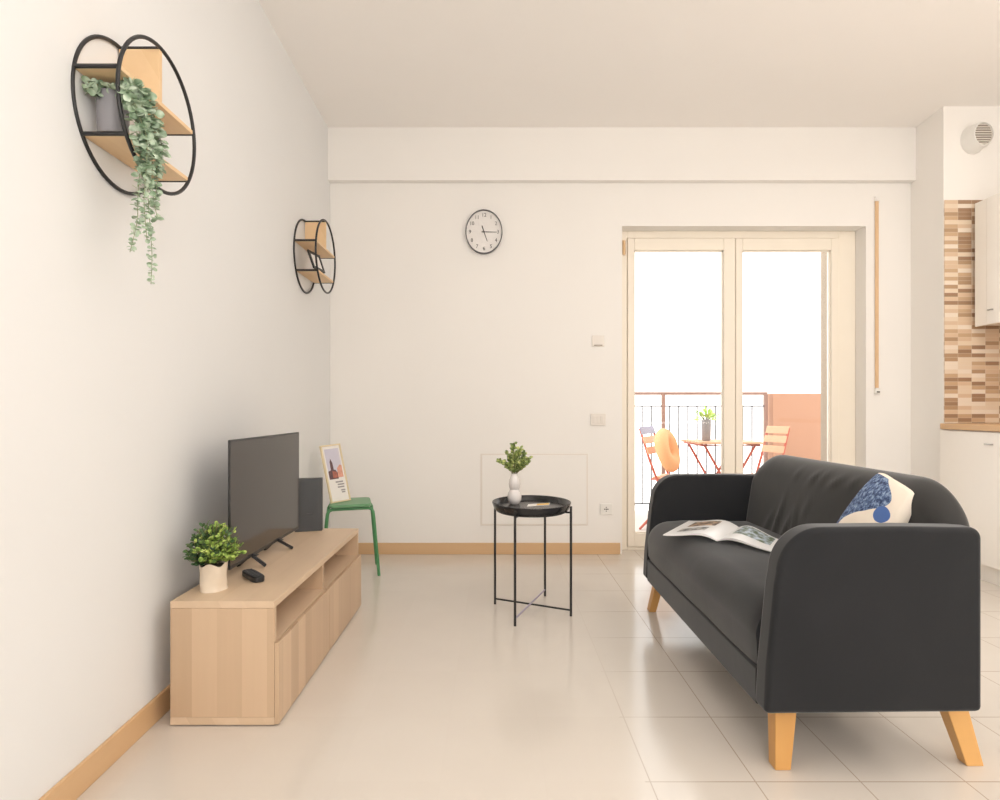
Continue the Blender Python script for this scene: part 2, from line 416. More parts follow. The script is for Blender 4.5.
folding_chair(2.40, 5.62, math.radians(203), 'empty slatted folding balcony chair right of the small table, near orange wall', [M['slat']]*3, .68)
# ring cushion
cu = MB(); nrm = Vector((.74, -.58, .34)).normalized(); a_ = nrm.cross(Vector((0, 0, 1))).normalized(); b_ = a_.cross(nrm)
rings = []; C0 = Vector((1.475, 5.42, .65))
for i in range(40):
    an = 2*PI*i/40; dr = a_*math.cos(an) + b_*math.sin(an); R = .128; ring = []
    for k in range(16):
        ph = 2*PI*k/16
        rr = .068 * (1 + .05*math.sin(3*an))
        p = dr*(R + rr*math.cos(ph)) + nrm*rr*math.sin(ph)
        ring.append(cu.bm.verts.new((C0.x + p.x*SX, C0.y + p.y, C0.z + p.z)))
    rings.append(ring)
for i in range(40):
    A, B = rings[i], rings[(i+1) % 40]
    for k in range(16): cu.bm.faces.new((A[k], A[(k+1) % 16], B[(k+1) % 16], B[k]))
tag(cu.build('ring_cushion', M['donut']), 'orange ring shaped cushion propped against the left balcony chair back', 'cushion')
# balcony table
t = thing('folding_table', (2.01, 5.55, -.05), 'small slatted folding table on the balcony with a grey pot on top', 'table')
for k in range(7):
    y0 = 5.28 + k*.078
    MB().box(1.70, 2.25, y0, y0+.064, .705, .722).build('tabletop_slat', M['slat'], t, bevel=.003)
MB().tube([(1.73, 5.30, .695), (2.22, 5.30, .695), (2.22, 5.80, .695), (1.73, 5.80, .695)], .009, 8, closed=True).build('table_frame', M['red'], t)
for y in (5.32, 5.78):
    MB().tube([(1.76, y, .695), (2.18, y+.015, -.045)], .011, 8).build('leg', M['red'], t)
    MB().tube([(2.19, y, .695), (1.78, y+.015, -.045)], .011, 8).build('leg', M['red'], t)
for x in (1.82, 2.12): MB().tube([(x, 5.32, .03), (x, 5.80, .03)], .008, 8).build('stretcher', M['red'], t)
# pot with lime plant on it
t = thing('potted_plant', (1.835, 5.5, .722), 'lime green leafy plant in a slim grey pot on the balcony table', 'plant')
MB().lathe([(.035, 0), (.044, .01), (.05, .17), (.048, .185), (.041, .185), (.04, .15)], (1.835, 5.5, .722), seg=24).build('pot', M['pot_grey'], t)
MB().lathe([(.039, .15), (.039, .165)], (1.835, 5.5, .722), seg=16).build('soil', M['soil'], t)
lf = MB(); st = MB()
for i in range(26):
    an = random.uniform(0, 2*PI); el = random.uniform(.3, 1.3); L = random.uniform(.05, .11)
    dd = Vector((math.cos(an)*math.cos(el), math.sin(an)*math.cos(el), math.sin(el)))
    p0 = Vector((1.835, 5.5, .88)); p1 = p0 + dd*L
    st.tube([p0, p1], .002, 5)
    lf.leaf(p1, dd + Vector((0, 0, -.3)), Vector((0, -.5, 1)), .06, .045)
st.build('stem', M['stem'], t); lf.build('foliage', M['lime'], t, recalc=False)

# ------------------------------------------------------------------ wall fittings
def clock():
    cx, cz, y = (484-496)/145.6, 1+(409-232)/145.6, YB
    t = thing('wall_clock', (cx, y, cz-.15), 'round white wall clock with thin dark rim and numerals', 'clock')
    def lath(prof, name, mat, par=t, **k):
        b = MB(); seg = 64; rings = []
        for r, dy in prof: rings.append([b.bm.verts.new((cx + r*SX*math.cos(2*PI*i/seg), y - dy, cz + r*math.sin(2*PI*i/seg))) for i in range(seg)])
        for A, B in zip(rings, rings[1:]):
            for i in range(seg): b.bm.faces.new((A[i], A[(i+1) % seg], B[(i+1) % seg], B[i]))
        b.bm.faces.new(rings[0]); b.bm.faces.new(rings[-1])
        return b.build(name, mat, par)
    lath([(.138, .001), (.151, .004), (.152, .03), (.1495, .036), (.146, .034), (.1455, .018)], 'rim', M['grey_pl'])
    lath([(.1452, .012), (.1452, .019)], 'dial', M['clockface'])
    for h in range(1, 13):
        cu_ = bpy.data.curves.new('numeral', 'FONT'); cu_.body = str(h); cu_.size = .036; cu_.align_x = 'CENTER'; cu_.align_y = 'CENTER'; cu_.extrude = .0005
        to = bpy.data.objects.new('tmp', cu_); col.objects.link(to)
        bpy.context.view_layer.update()
        me = bpy.data.meshes.new_from_object(to.evaluated_get(bpy.context.evaluated_depsgraph_get()))
        bpy.data.objects.remove(to)
        a = PI/2 - h*PI/6; px, pz = cx + .115*SX*math.cos(a), cz + .115*math.sin(a)
        for v in me.vertices:
            X, Z = v.co.x*SX*1.1, v.co.y
            v.co = Vector((px + X, y - .0198 - abs(v.co.z), pz + Z)) - t.location
        me.materials.append(M['numink'])
        o = bpy.data.objects.new('numeral', me); col.objects.link(o); o.parent = t
    def hand(deg, L, w, back, name):
        a = math.radians(90 - deg); u = Vector((SX*math.cos(a), 0, math.sin(a))); v = Vector((-SX*math.sin(a), 0, math.cos(a)))
        c = Vector((cx, y-.0225, cz)); b = MB()
        q = [c - u*back - v*w, c - u*back + v*w, c + u*L + v*w*.4, c + u*L - v*w*.4]
        b.hexa([p + Vector((0, .0006, 0)) for p in q] + [p - Vector((0, .0006, 0)) for p in q]).build(name, M['ink'], t, smooth=False)
    hand(158, .072, .004, .045, 'hour_hand'); hand(91, .105, .0032, .02, 'minute_hand')
    lath2 = MB(); lath2.tube([(cx, y-.019, cz), (cx, y-.026, cz)], .006, 12).build('hub', M['ink'], t)
clock()
def plate(name, px, py, wpx, hpx, label, cat, dep=.012, mat=None):
    x, z = (px-496)/145, 1-(py-409)/145; hw, hh = wpx/290, hpx/290
    t = thing(name, (x, YB, z-hh), label, cat)
    MB().box(x-hw, x+hw, YB-dep, YB, z-hh, z+hh).build('cover_plate', mat or M['offwhite'], t, bevel=.003)
    return t, x, z
t, x, z = plate('thermostat', 598, 341, 12, 11, 'small cream wall thermostat left of the glass door, above the light switch', 'thermostat', .012)
MB().box(x-.028, x+.028, YB-.0135, YB-.011, z-.034, z-.027).build('lower_lip', M['splash_trim'], t)
t, x, z = plate('light_switch', 598, 419.5, 15, 12, 'cream triple light switch at hip height left of glass door', 'switch', .012)
for k in (-1, 0, 1): MB().box(x+k*.026-.011, x+k*.026+.011, YB-.016, YB-.011, z-.026, z+.026).build('rocker', M['offwhite'], t, bevel=.002)
t, x, z = plate('power_socket', 606, 509, 12, 11, 'white wall power socket with dark holes above the back baseboard', 'socket', .011, M['white'])
for k in (-1, 0, 1):
    MB().tube([(x+k*.011, YB-.0125, z), (x+k*.011, YB-.010, z)], .0045, 10).build('socket_hole', M['dark_hole'], t)
for k in (-1, 1): MB().tube([(x, YB-.0125, z+k*.013), (x, YB-.010, z+k*.013)], .0035, 10).build('socket_hole', M['dark_hole'], t)
# access panel flush in wall
x0, x1, z0, z1 = (480.5-496)/145, (588-496)/145, 1-(525.5-409)/145, 1-(453.5-409)/145
t = thing('access_panel', ((x0+x1)/2, YB, z0), 'flush white rectangular access panel low on the back wall behind the black table', 'panel')
MB().box(x0, x1, YB-.004, YB, z0, z1).build('panel_frame', M['offwhite'], t, bevel=.002)
MB().box(x0+.012, x1-.012, YB-.007, YB-.003, z0+.012, z1-.012).build('panel_door', M['wall'], t, bevel=.001)
# blind strap
t = thing('blind_strap', (2.622, YB, 1.10), 'long tan roller blind strap hanging on wall right of the door', 'strap')
MB().box(2.610, 2.634, YB-.010, YB-.005, 1.14, 2.45).build('webbing', M['strap'], t)
MB().box(2.604, 2.640, YB-.024, YB, 1.105, 1.145).build('strap_guide', M['white'], t, bevel=.004)
MB().box(2.612, 2.632, YB-.027, YB-.02, 1.112, 1.122).build('strap_slot', M['dark_hole'], t)
MB().box(2.606, 2.638, YB-.02, YB, 2.43, 2.46).build('strap_outlet', M['wall'], t, bevel=.003)

# kitchen fan: short pipe with round grille
fx, fz, fy = 3.012, 2.70, 3.987
t = thing('extractor_fan', (fx, fy, fz-.09), 'white round extractor fan with dark slatted grille high on kitchen wall', 'fan')
def ring_y(name, prof, mat, seg=40):
    b = MB(); rg = []
    for r_, y_ in prof: rg.append([b.bm.verts.new((fx + r_*SX*math.cos(2*PI*i/seg), y_, fz + r_*math.sin(2*PI*i/seg))) for i in range(seg)])
    for A, B in zip(rg, rg[1:]):
        for i in range(seg): b.bm.faces.new((A[i], A[(i+1) % seg], B[(i+1) % seg], B[i]))
    b.bm.faces.new(rg[0]); b.bm.faces.new(rg[-1])
    return b.build(name, mat, t)
ring_y('housing', [(.088, fy), (.090, fy-.01), (.084, fy-.02), (.080, fy-.085), (.074, fy-.10), (.068, fy-.102), (.066, fy-.09)], M['white'])
ring_y('grille_back', [(.065, fy-.088), (.065, fy-.0905)], M['splash_trim'])
for k in range(-4, 5):
    z = fz + k*.0145; hw = math.sqrt(max(.065**2 - (z-fz)**2, 0))*SX
    MB().box(fx-hw, fx+hw, fy-.098, fy-.090, z-.0025, z+.0025).build('grille_slat', M['offwhite'], t)

# kitchen base cabinets + worktop + wall cabinet (along right wall, fronts face left)
for i in range(2):
    y1 = 3.975 - i*.60; y0 = y1 - .596
    t = thing('base_cabinet', (3.05, (y0+y1)/2, 0), ['white base cabinet under the worktop, at the tiled end wall', 'white base cabinet under the worktop, nearer the camera than its neighbour'][i], 'cabinet', 'white kitchen base cabinets')
    MB().box(2.818, XR-.01, y0, y1, .10, .873).build('carcass', M['cab'], t)
    MB().box(2.845, 2.86, y0, y1, 0, .10).build('plinth', M['cab'], t)
    dr = MB().box(2.799, 2.817, y0+.002, y1-.002, .104, .868).build('door', M['cab'], t, bevel=.002)
    MB().tube([(2.80, y0+.17, .80), (2.786, y0+.17, .80), (2.786, y0+.215, .80), (2.80, y0+.215, .80)], .004, 8).build('handle', M['steel'], dr)
w = MB(); w.prism([(2.785+.05, 3.986), *[(2.785+.05+.05*math.cos(math.radians(a)), 3.936+.05*math.sin(math.radians(a))) for a in range(100, 190, 10)], (2.785, 2.77), (XR-.009, 2.77), (XR-.009, 3.978), (2.84, 3.978)], 'z', .874, .910)
tag(w.build('worktop', M['worktop'], bevel=.006), 'light wooden kitchen worktop with rounded end below the tiles', 'worktop')
t = thing('wall_cabinet', (3.16, 3.6, 1.513), 'white kitchen wall cabinet in front of brown mosaic tiles', 'cabinet')
MB().box(3.005, XR-.009, 2.9, 3.935, 1.52, 2.28).build('carcass', M['cab'], t, bevel=.004)
MB().box(2.993, 3.007, 3.842, 3.94, 1.513, 2.285).build('filler_panel', M['cab'], t, bevel=.004)
for y0, y1 in ((3.375, 3.838), (2.905, 3.371)):
    dr = MB().box(2.988, 3.005, y0, y1, 1.513, 2.285).build('door', M['cab'], t, bevel=.004)
    MB().tube([(2.989, y1-.05, 1.60), (2.977, y1-.05, 1.60), (2.977, y1-.022, 1.60), (2.989, y1-.022, 1.60)], .004, 8).build('handle', M['steel'], dr)

# ------------------------------------------------------------------ ring shelves
def ring_shelf(yc, zc, XA, XB, R, label):
    t = thing('ring_shelf', (XA, yc, zc-R), label, 'shelf', 'round wall shelves')
    for X in (XA, XB):
        MB().tube([(X, yc+R*math.cos(2*PI*i/64), zc+R*math.sin(2*PI*i/64)) for i in range(64)], .0055, 10, closed=True).build('ring', M['black'], t)
    for dz in (.044, -.116):
        hc = math.sqrt(R*R-dz*dz); z = zc+dz
        MB().box(XA, XB, yc-hc+.006, yc+hc-.006, z-.004, z+.008).build('shelf_board', M['pine'], t, bevel=.001)
        for sy in (-1, 1):
            MB().tube([(XA, yc+sy*hc, z), (XB, yc+sy*hc, z)], .006, 8).build('cross_bar', M['black'], t)
    MB().box(XA, XB, yc-.006, yc+.010, zc+.052, zc+R-.006).build('divider_board', M['pine'], t, bevel=.001)
    MB().tube([(XA, yc, zc+R), (XB, yc, zc+R)], .0045, 8).build('cross_bar', M['black'], t)
    return t
ring_shelf(1.816, 1.836, -1.0835, -.9675, .2045, 'large round black wire wall shelf nearest the camera, with trailing plant')
ring_shelf(3.711, 1.896, -1.1235, -1.002, .2096, 'far round black wire wall shelf by the corner, holding a small black frame')

# hanging eucalyptus in grey pot (pot stands on lower board of near ring shelf)
pz = 1.7365; KS = .957; pc = (-1.036, 1.705, pz)
t = thing('trailing_plant', pc, 'long trailing eucalyptus plant in a grey pot on the near round shelf', 'plant')
MB().lathe([(.038, 0), (.040, .004), (.044, .106), (.0445, .110), (.040, .110), (.038, .09)], pc, sx=.9, seg=32).build('pot', M['pot_grey'], t)
MB().lathe([(.037, .085), (.037, .098)], pc, sx=.9, seg=20).build('soil', M['soil'], t)
E_l = MB(); E_s = MB()
def P(px, py, X):      # point on the vertical plane x = X
    X *= KS; s = (px-496)/X; return Vector((X, 630/s, 1+(409-py)/s))
def strand(pts, size0, size1, step=.0085, spread=.012):
    size0 *= 1.38; size1 *= 1.38
    pts = [Vector(p) for p in pts]; sm = []
    for i in range(len(pts)-1):
        a = pts[max(i-1, 0)]; b = pts[i]; c = pts[i+1]; e = pts[min(i+2, len(pts)-1)]
        for k in range(8):
            u = k/8
            sm.append(.5*((2*b)+(c-a)*u+(2*a-5*b+4*c-e)*u*u+(-a+3*b-3*c+e)*u**3))
    sm.append(pts[-1])
    E_s.tube(sm, .0010, 5)
    acc = 0; tot = sum((sm[i+1]-sm[i]).length for i in range(len(sm)-1)); run = 0; flip = 0
    for i in range(len(sm)-1):
        seg = sm[i+1]-sm[i]; acc += seg.length; run += seg.length
        while acc > step:
            acc -= step; flip += 1
            u = run/tot; sz = size0+(size1-size0)*u; d = seg.normalized()
            for side in (0, PI):
                an = flip*1.35 + side + random.uniform(-.3, .3)
                q = d.cross(Vector((0, 1, .01))).normalized(); q2 = d.cross(q)
                out = q*math.cos(an) + q2*math.sin(an) + d*random.uniform(-.1, .5)
                L = sz*random.uniform(.8, 1.2)
                b0 = sm[i] + Vector((random.uniform(-1, 1), random.uniform(-1, 1), random.uniform(-1, 1)))*spread*.3
                if b0.x + out.x*L < -1.082: out.x = abs(out.x)
                E_l.leaf(b0, out, Vector((random.uniform(-.1, 1), random.uniform(-1, .0), random.uniform(0, 1))), L, L*.95, .1)
top = Vector((-1.032, 1.708, 1.842))
hang = [
 ([P(128, 92, -1.03), P(136, 100, -1.0), P(139, 130, -.985), P(140, 165, -.985), P(138, 195, -.985), P(137, 222, -.985), P(130, 252, -.985)], .016, .010),
 ([P(127, 88, -1.04), P(140, 96, -.995), P(148, 125, -.975), P(152, 160, -.975), P(153, 195, -.975), P(158, 220, -.975)], .017, .012),
 ([P(127, 90, -1.03), P(143, 108, -.98), P(150, 150, -.965), P(148, 190, -.965), P(150, 225, -.965), P(152, 255, -.965), P(151, 284, -.965)], .016, .009),
 ([P(130, 86, -1.02), P(143, 92, -.98), P(153, 110, -.97), P(158, 140, -.97), P(160, 162, -.97)], .018, .015),
 ([P(128, 100, -1.0), P(134, 112, -.985), P(138, 140, -.98), P(143, 172, -.98)], .018, .015),
 ([P(128, 92, -1.0), P(150, 118, -.965), P(156, 150, -.965), P(157, 178, -.965), P(155, 200, -.965)], .017, .013),
 ([P(126, 90, -1.0), P(133, 100, -.98), P(141, 120, -.97), P(147, 150, -.97), P(141, 175, -.97)], .018, .015),
 ([P(132, 84, -1.0), P(146, 98, -.975), P(157, 126, -.96), P(162, 150, -.96), P(160, 172, -.96)], .018, .015),
 ([P(130, 100, -.99), P(146, 135, -.96), P(146, 170, -.96), P(144, 200, -.96), P(147, 240, -.96)], .016, .009),
]
for pts, a, b in hang: strand([top, top+Vector((.03, .0, .006))]+pts, a, b)
for (px, py, X) in ((84, 88, -1.11), (92, 96, -1.115), (82, 84, -1.125), (97, 84, -1.10), (118, 86, -1.05), (108, 84, -1.06), (88, 82, -1.11)):
    e = P(px, py, X); strand([top+Vector((0, 0, -.004)), (top+e)/2+Vector((0, 0, .012)) if False else (top+e)/2, e], .015, .017, .011)
E_s.build('stem', M['euca_stem'], t); E_l.build('foliage', M['euca'], t, recalc=False)

# black frame on the far ring shelf
t = thing('picture_frame', (-1.02, 3.60, 1.79), 'small black picture frame leaning on the far round shelf', 'picture frame')
def leaning_frame(t, BL, BR, TL, TR, thick, border, m_frame, m_in, extra=None, matb=0):
    BL, BR, TL, TR = map(Vector, (BL, BR, TL, TR)); n = (BR-BL).cross(TL-BL).normalized()
    if n.x < 0: n = -n
    def Q(u, v, o=0): return (BL*(1-u)+BR*u)*(1-v)+(TL*(1-u)+TR*u)*v + n*o
    W_, H_ = (BR-BL).length, (TL-BL).length; bu, bv = border/W_, border/H_
    for (u0, u1, v0, v1) in ((0, 1, 0, bv), (0, 1, 1-bv, 1), (0, bu, bv, 1-bv), (1-bu, 1, bv, 1-bv)):
        MB().hexa([Q(u0, v0, -thick), Q(u1, v0, -thick), Q(u1, v0, 0), Q(u0, v0, 0), Q(u0, v1, -thick), Q(u1, v1, -thick), Q(u1, v1, 0), Q(u0, v1, 0)]).build('frame_bar', m_frame, t, bevel=.0008)
    pr = MB().hexa([Q(bu, bv, -thick), Q(1-bu, bv, -thick), Q(1-bu, bv, -thick*.5), Q(bu, bv, -thick*.5), Q(bu, 1-bv, -thick), Q(1-bu, 1-bv, -thick), Q(1-bu, 1-bv, -thick*.5), Q(bu, 1-bv, -thick*.5)]).build('print', m_in, t, smooth=False)
    return Q, pr
pp = leaning_frame(t, (-1.014, 3.52, 1.791), (-.992, 3.665, 1.791), (-1.056, 3.54, 1.898), (-1.030, 3.685, 1.898), .010, .016, M['black'], M['mat'])
Q, pr = pp
MB().quad(Q(.3, .3, -.0045), Q(.7, .3, -.0045), Q(.7, .7, -.0045), Q(.3, .7, -.0045)).build('picture', M['offwhite'], pr, smooth=False)

# ------------------------------------------------------------------ TV bench
bx0, bx1, by0, by1, H = -1.027, -.698, 1.985, 3.20, .394
t = thing('tv_bench', ((bx0+bx1)/2, (by0+by1)/2, 0), 'long low light oak TV bench against the left wall', 'tv bench')
xf = bx1-.0005
MB().box(bx0, bx1, by0, by1, H-.022, H).build('top', M['oak_h'], t, bevel=.0015)
MB().box(bx0, xf, by0+.001, by0+.019, .028, H-.0225).build('side_panel', M['oak_v'], t, bevel=.001)
MB().box(bx0, xf, by1-.019, by1-.001, .028, H-.0225).build('side_panel', M['oak_v'], t, bevel=.001)
MB().box(bx0, bx1, by0, by1, .004, .0275).build('bottom_board', M['oak_h'], t, bevel=.0015)
ym = (by0+by1)/2
MB().box(bx0+.01, xf-.012, ym-.012, ym+.012, .028, H-.0225).build('divider_panel', M['oak_v'], t, bevel=.001)
MB().box(bx0, bx0+.006, by0+.02, by1-.02, .028, H-.0225).build('back_panel', M['oak_h'], t, smooth=False)
for a, b in ((by0+.0195, ym-.0125), (ym+.0125, by1-.0195)):
    MB().box(bx0+.006, xf-.001, a, b, .246, .262).build('shelf', M['oak_h'], t, smooth=False)
for a, b in ((by0+.001, ym-.0015), (ym+.0015, by1-.001)):
    MB().box(bx1+.0005, bx1+.0135, a, b, .006, .262).build('door', M['oak_v'], t, bevel=.001)
for x_ in (bx0+.03, bx1-.05):
    for y_ in (by0+.03, by1-.03): MB().tube([(x_, y_, 0), (x_, y_, .005)], .012, 12).build('foot_pad', M['plastic'], t)

# television
t = thing('television', (-.93, 2.575, H), 'flat black television on two splayed feet, standing on the oak bench', 'television')
MB().box(-.935, -.926, 2.195, 2.965, .438, .892).build('housing', M['plastic'], t, bevel=.003)
MB().box(-.955, -.934, 2.35, 2.80, .48, .74).build('rear_cover', M['plastic'], t, bevel=.008)
MB().box(-.9265, -.9250, 2.194, 2.956, .452, .884).build('screen', M['screen'], t, smooth=False)
for y_, dy_ in ((2.40, .02), (2.68, .05)):
    f = MB(); f.hexa([(-.905, y_-.012, .443), (-.965, y_-.012, .443), (-.965, y_+.012, .443), (-.905, y_+.012, .443), (-.93, y_-.008, .452), (-.945, y_-.008, .452), (-.945, y_+.008, .452), (-.93, y_+.008, .452)])
    f.bar((-.935, y_, .447), (-.885, y_+dy_, H+.005), .022, .011)
    f.bar((-.935, y_, .447), (-.99, y_+.02, H+.004), .018, .008)
    f.build('foot', M['plastic'], t, bevel=.001)

# router
t = thing('router', (-.935, 3.15, H), 'upright dark grey router box behind the television at bench end', 'router')
rt = MB(); rt.hexa([(-.990, 3.095, H), (-.865, 3.135, H), (-.872, 3.175, H), (-.997, 3.14, H), (-.990, 3.095, H+.262), (-.865, 3.135, H+.262), (-.872, 3.175, H+.262), (-.997, 3.14, H+.262)])
rt.build('case', M['router'], t, bevel=.004)
MB().box(-.935, -.908, 3.112, 3.119, H+.088, H+.0905).build('light_strip', M['grey_pl'], t, smooth=False)

# remote
t = thing('remote_control', (-.868, 2.25, H), 'black remote control lying on the oak bench top', 'remote')
dv = Vector((.095, -.115, 0)).normalized(); nv = Vector((.77, .64, 0)).normalized(); cc = Vector((-.868, 2.252, H+.001))
o_ = []
for (a, b) in arc(0, 0, 1, 0, 360, 24)[:-1]:
    sg = lambda v: (abs(v)**.55)*(1 if v > 0 else -1)
    o_.append(cc + dv*sg(a)*.072 + nv*sg(b)*.024)
b = MB(); b.prism([(p.x, p.y) for p in o_], 'z', H+.001, H+.02); b.build('body', M['plastic'], t, bevel=.004)
bt = 0
for i in range(6):
    for k in (-1, 0, 1):
        c = cc + dv*(-.056+i*.019) + nv*k*.012
        MB().lathe([(.004, 0), (.0042, .002), (.003, .003)], (c.x, c.y, H+.0195), seg=8).build('button', M['grey_pl'], t)

# bushy plant in paper sack pot on bench
pc = Vector((-.950, 2.12, H))
t = thing('potted_plant', pc, 'bushy lime and dark green plant in crumpled cream pot on the oak bench', 'plant')
b = MB(); seg = 40; rings = []
for j in range(11):
    z = j/10*.088; rg = []
    for i in range(seg):
        an = 2*PI*i/seg; p = Vector((math.cos(an), math.sin(an), z*18))
        r_ = .0425 + .004*noise.noise(p*1.6) + .0025*math.sin(3*an+z*60)+ (.004 if j == 0 else 0) + .002*(z/.09)
        zz = z + (.007*math.sin(4*an+1) if j == 10 else 0)
        rg.append(b.bm.verts.new((pc.x + r_*.95*math.cos(an), pc.y + r_*math.sin(an), pc.z + zz)))
    rings.append(rg)
for A, B in zip(rings, rings[1:]):
    for i in range(seg): b.bm.faces.new((A[i], A[(i+1) % seg], B[(i+1) % seg], B[i]))
b.bm.faces.new(rings[0])
ir = [b.bm.verts.new((pc.x + (v.co.x-pc.x)*.93, pc.y + (v.co.y-pc.y)*.93, v.co.z-.004)) for v in rings[-1]]
for i in range(seg): b.bm.faces.new((rings[-1][i], rings[-1][(i+1) % seg], ir[(i+1) % seg], ir[i]))
b.build('pot', M['sack'], t)
MB().lathe([(.037, .068), (.037, .081)], (pc.x, pc.y, pc.z), sx=.93, seg=24).build('soil', M['soil'], t)
L1 = MB(); L2 = MB(); S = MB()
for i in range(230):
    an = random.uniform(0, 2*PI); el = random.uniform(-.15, 1.45)
    R_ = random.uniform(.065, .115)
    dd = Vector((math.cos(an)*math.cos(el)*.85, math.sin(an)*math.cos(el), math.sin(el)*1.05 + .1))
    p0 = pc + Vector((0, 0, .088)); p1 = p0 + Vector((dd.x*R_, dd.y*R_, dd.z*R_+.012))
    if p1.x < -1.07 or (p1.x > -.96 and p1.x < -.90 and p1.y > 2.165): continue
    S.tube([p0 + Vector((dd.x*.02, dd.y*.02, 0)), p0 + (p1-p0)*.5 + Vector((0, 0, .006)), p1], .0011, 5)
    T = L1 if (dd.x > -.1 or random.random() < .35) and random.random() < .75 else L2
    for k in range(8):
        f_ = random.uniform(.45, 1.0); q = p0 + (p1-p0)*f_; a2 = random.uniform(0, 2*PI)
        dl = Vector((math.cos(a2), math.sin(a2), random.uniform(-.3, .9))) + dd*.8
        T.leaf(q, dl, Vector((random.uniform(-1, 1), -.6, 1)), random.uniform(.013, .019), random.uniform(.010, .014))
S.build('stem', M['stem'], t); L1.build('foliage', M['boxleaf'], t, recalc=False); L2.build('foliage', M['boxdark'], t, recalc=False)

# ------------------------------------------------------------------ green stool + poster
t = thing('stool', (-.91, 3.92, 0), 'green metal stool with bent tube legs behind the oak bench', 'stool')
th = math.radians(16); sc = (-.889, 3.846)
def SW(x, y, z): return (sc[0] + SX*(x*math.cos(th)-y*math.sin(th)), sc[1] + x*math.sin(th)+y*math.cos(th), z)
out = []
for cx_, cy_, a0 in ((.105, .112, 0), (-.105, .112, 90), (-.105, -.112, 180), (.105, -.112, 270)):
    out += [SW(cx_+.04*math.cos(math.radians(a0+q)), cy_+.04*math.sin(math.radians(a0+q)), 0)[:2] for q in range(0, 91, 15)]
MB().prism(out, 'z', .420, .438).build('seat', M['green_seat'], t, bevel=.005)
for sy in (-1, 1):
    MB().tube([SW(-.10, .118*sy, .409), SW(.10, .118*sy, .409)], .0095, 10).build('seat_rail', M['green'], t)
    for sx in (-1, 1):
        y = .118*sy
        MB().tube([SW(.08*sx, y, .409), SW(.125*sx, y*1.01, .409), SW(.145*sx, y*1.03, .402), SW(.156*sx, y*1.06, .385), SW(.161*sx, y*1.08, .355), SW(.197*sx, y*1.22, .005)], .0095, 10).build('leg', M['green'], t)
t = thing('poster_frame', (-.95, 3.8, .44), 'light wood framed city print leaning on the green stool', 'picture frame')
Q, pr = leaning_frame(t, (-.972, 3.735, .441), (-.889, 3.87, .441), (-1.058, 3.80, .778), (-.972, 3.93, .786), .014, .008, M['palewood'], M['mat'])
def patch(u0, u1, v0, v1, mat, nm='printed_shape', o=-.0060):
    MB().quad(Q(u0, v0, o), Q(u1, v0, o), Q(u1, v1, o), Q(u0, v1, o)).build(nm, mat, pr, smooth=False, recalc=False)
m_lil = simple('print_lilac', (.62, .60, .70), .5); m_red = simple('print_brick', (.42, .14, .10), .5, nscale=60, var=.5); m_dk = simple('print_dark', (.13, .07, .08), .5, nscale=60, var=.6)
m_or = simple('print_salmon', (.72, .36, .27), .5, nscale=50, var=.3); m_gr = simple('print_text_grey', (.35, .33, .33), .5)
patch(.16, .88, .42, .93, m_lil, 'printed_sky', -.0066)
def poly_patch(pts, mat, nm='printed_building', o=-.0064):
    b = MB(); b.bm.faces.new([b.bm.verts.new(Q(u, v, o)) for u, v in pts]); b.build(nm, mat, pr, smooth=False, recalc=False)
poly_patch([(.16, .40), (.62, .40), (.62, .50), (.52, .56), (.45, .56), (.44, .68), (.37, .76), (.31, .70), (.30, .56), (.16, .54)], m_dk, o=-.0058)
poly_patch([(.34, .42), (.58, .42), (.56, .52), (.36, .54)], m_red, o=-.0050)
poly_patch([(.60, .42), (.88, .42), (.88, .62), (.78, .64), (.62, .58)], m_or, o=-.0055)
for u0, u1, v in ((.42, .80, .345), (.50, .84, .300), (.48, .82, .255), (.62, .84, .20), (.64, .82, .165)):
    patch(u0, u1, v-.012, v+.012, m_gr, 'printed_line')

# ------------------------------------------------------------------ round tray table
cx, cy = .1765, 3.137
t = thing('side_table', (cx, cy, 0), 'round black metal tray table on thin legs in mid room', 'side table')
MB().lathe([(.0, .511), (.212, .511), (.220, .514), (.232, .538), (.2345, .5395), (.2355, .5365), (.224, .508), (.214, .5045), (.0, .5045)], (cx, cy, 0), seg=64, cap=False).build('tray', M['tray'], t)
legs = [(.0876, 2.903), (.362, 3.043), (.262, 3.37), (-.005, 3.23)]
for lx, ly in legs:
    dx, dy = (cx-lx), (cy-ly); l = math.hypot(dx, dy)
    MB().tube([(lx, ly, .0), (lx, ly, .530)], .0062, 10).build('leg', M['black'], t)
mid = [((legs[i][0]+legs[i+2][0])/2, (legs[i][1]+legs[i+2][1])/2) for i in (0, 1)]
MB().tube([(*legs[3], .028), (*legs[1], .028)], .0048, 8).build('cross_bar', M['black'], t)
MB().tube([(*legs[0], .034), (*legs[2], .034)], .0042, 8).build('cross_bar', M['purple'], t)['label'] = 'lilac grey lower cross bar'
MB().tube([(cx + .205*SX*math.cos(2*PI*i/48), cy + .205*math.sin(2*PI*i/48), .4995) for i in range(48)], .005, 8, closed=True).build('support_ring', M['black'], t)
for lx, ly in legs:
    d_ = Vector((cx-lx, cy-ly, 0)); q = Vector((lx, ly, 0)) + d_*.2
    MB().tube([(lx, ly, .4995), (q.x, q.y, .4995)], .0048, 8).build('bracket', M['black'], t)
vb = (.095, 3.235, .5115)
t = thing('vase', vb, 'small white double-bulb vase with leafy sprigs on the black tray table', 'vase')
MB().lathe([(.020, 0), (.030, .006), (.042, .024), (.044, .042), (.040, .058), (.030, .070), (.0275, .076), (.033, .088), (.036, .105), (.033, .125), (.024, .142), (.018, .152), (.019, .158), (.015, .157), (.014, .14)], vb, seg=36).build('vessel', M['ceramic'], t)
S = MB(); L = MB()
vt = Vector((vb[0], vb[1], .655))
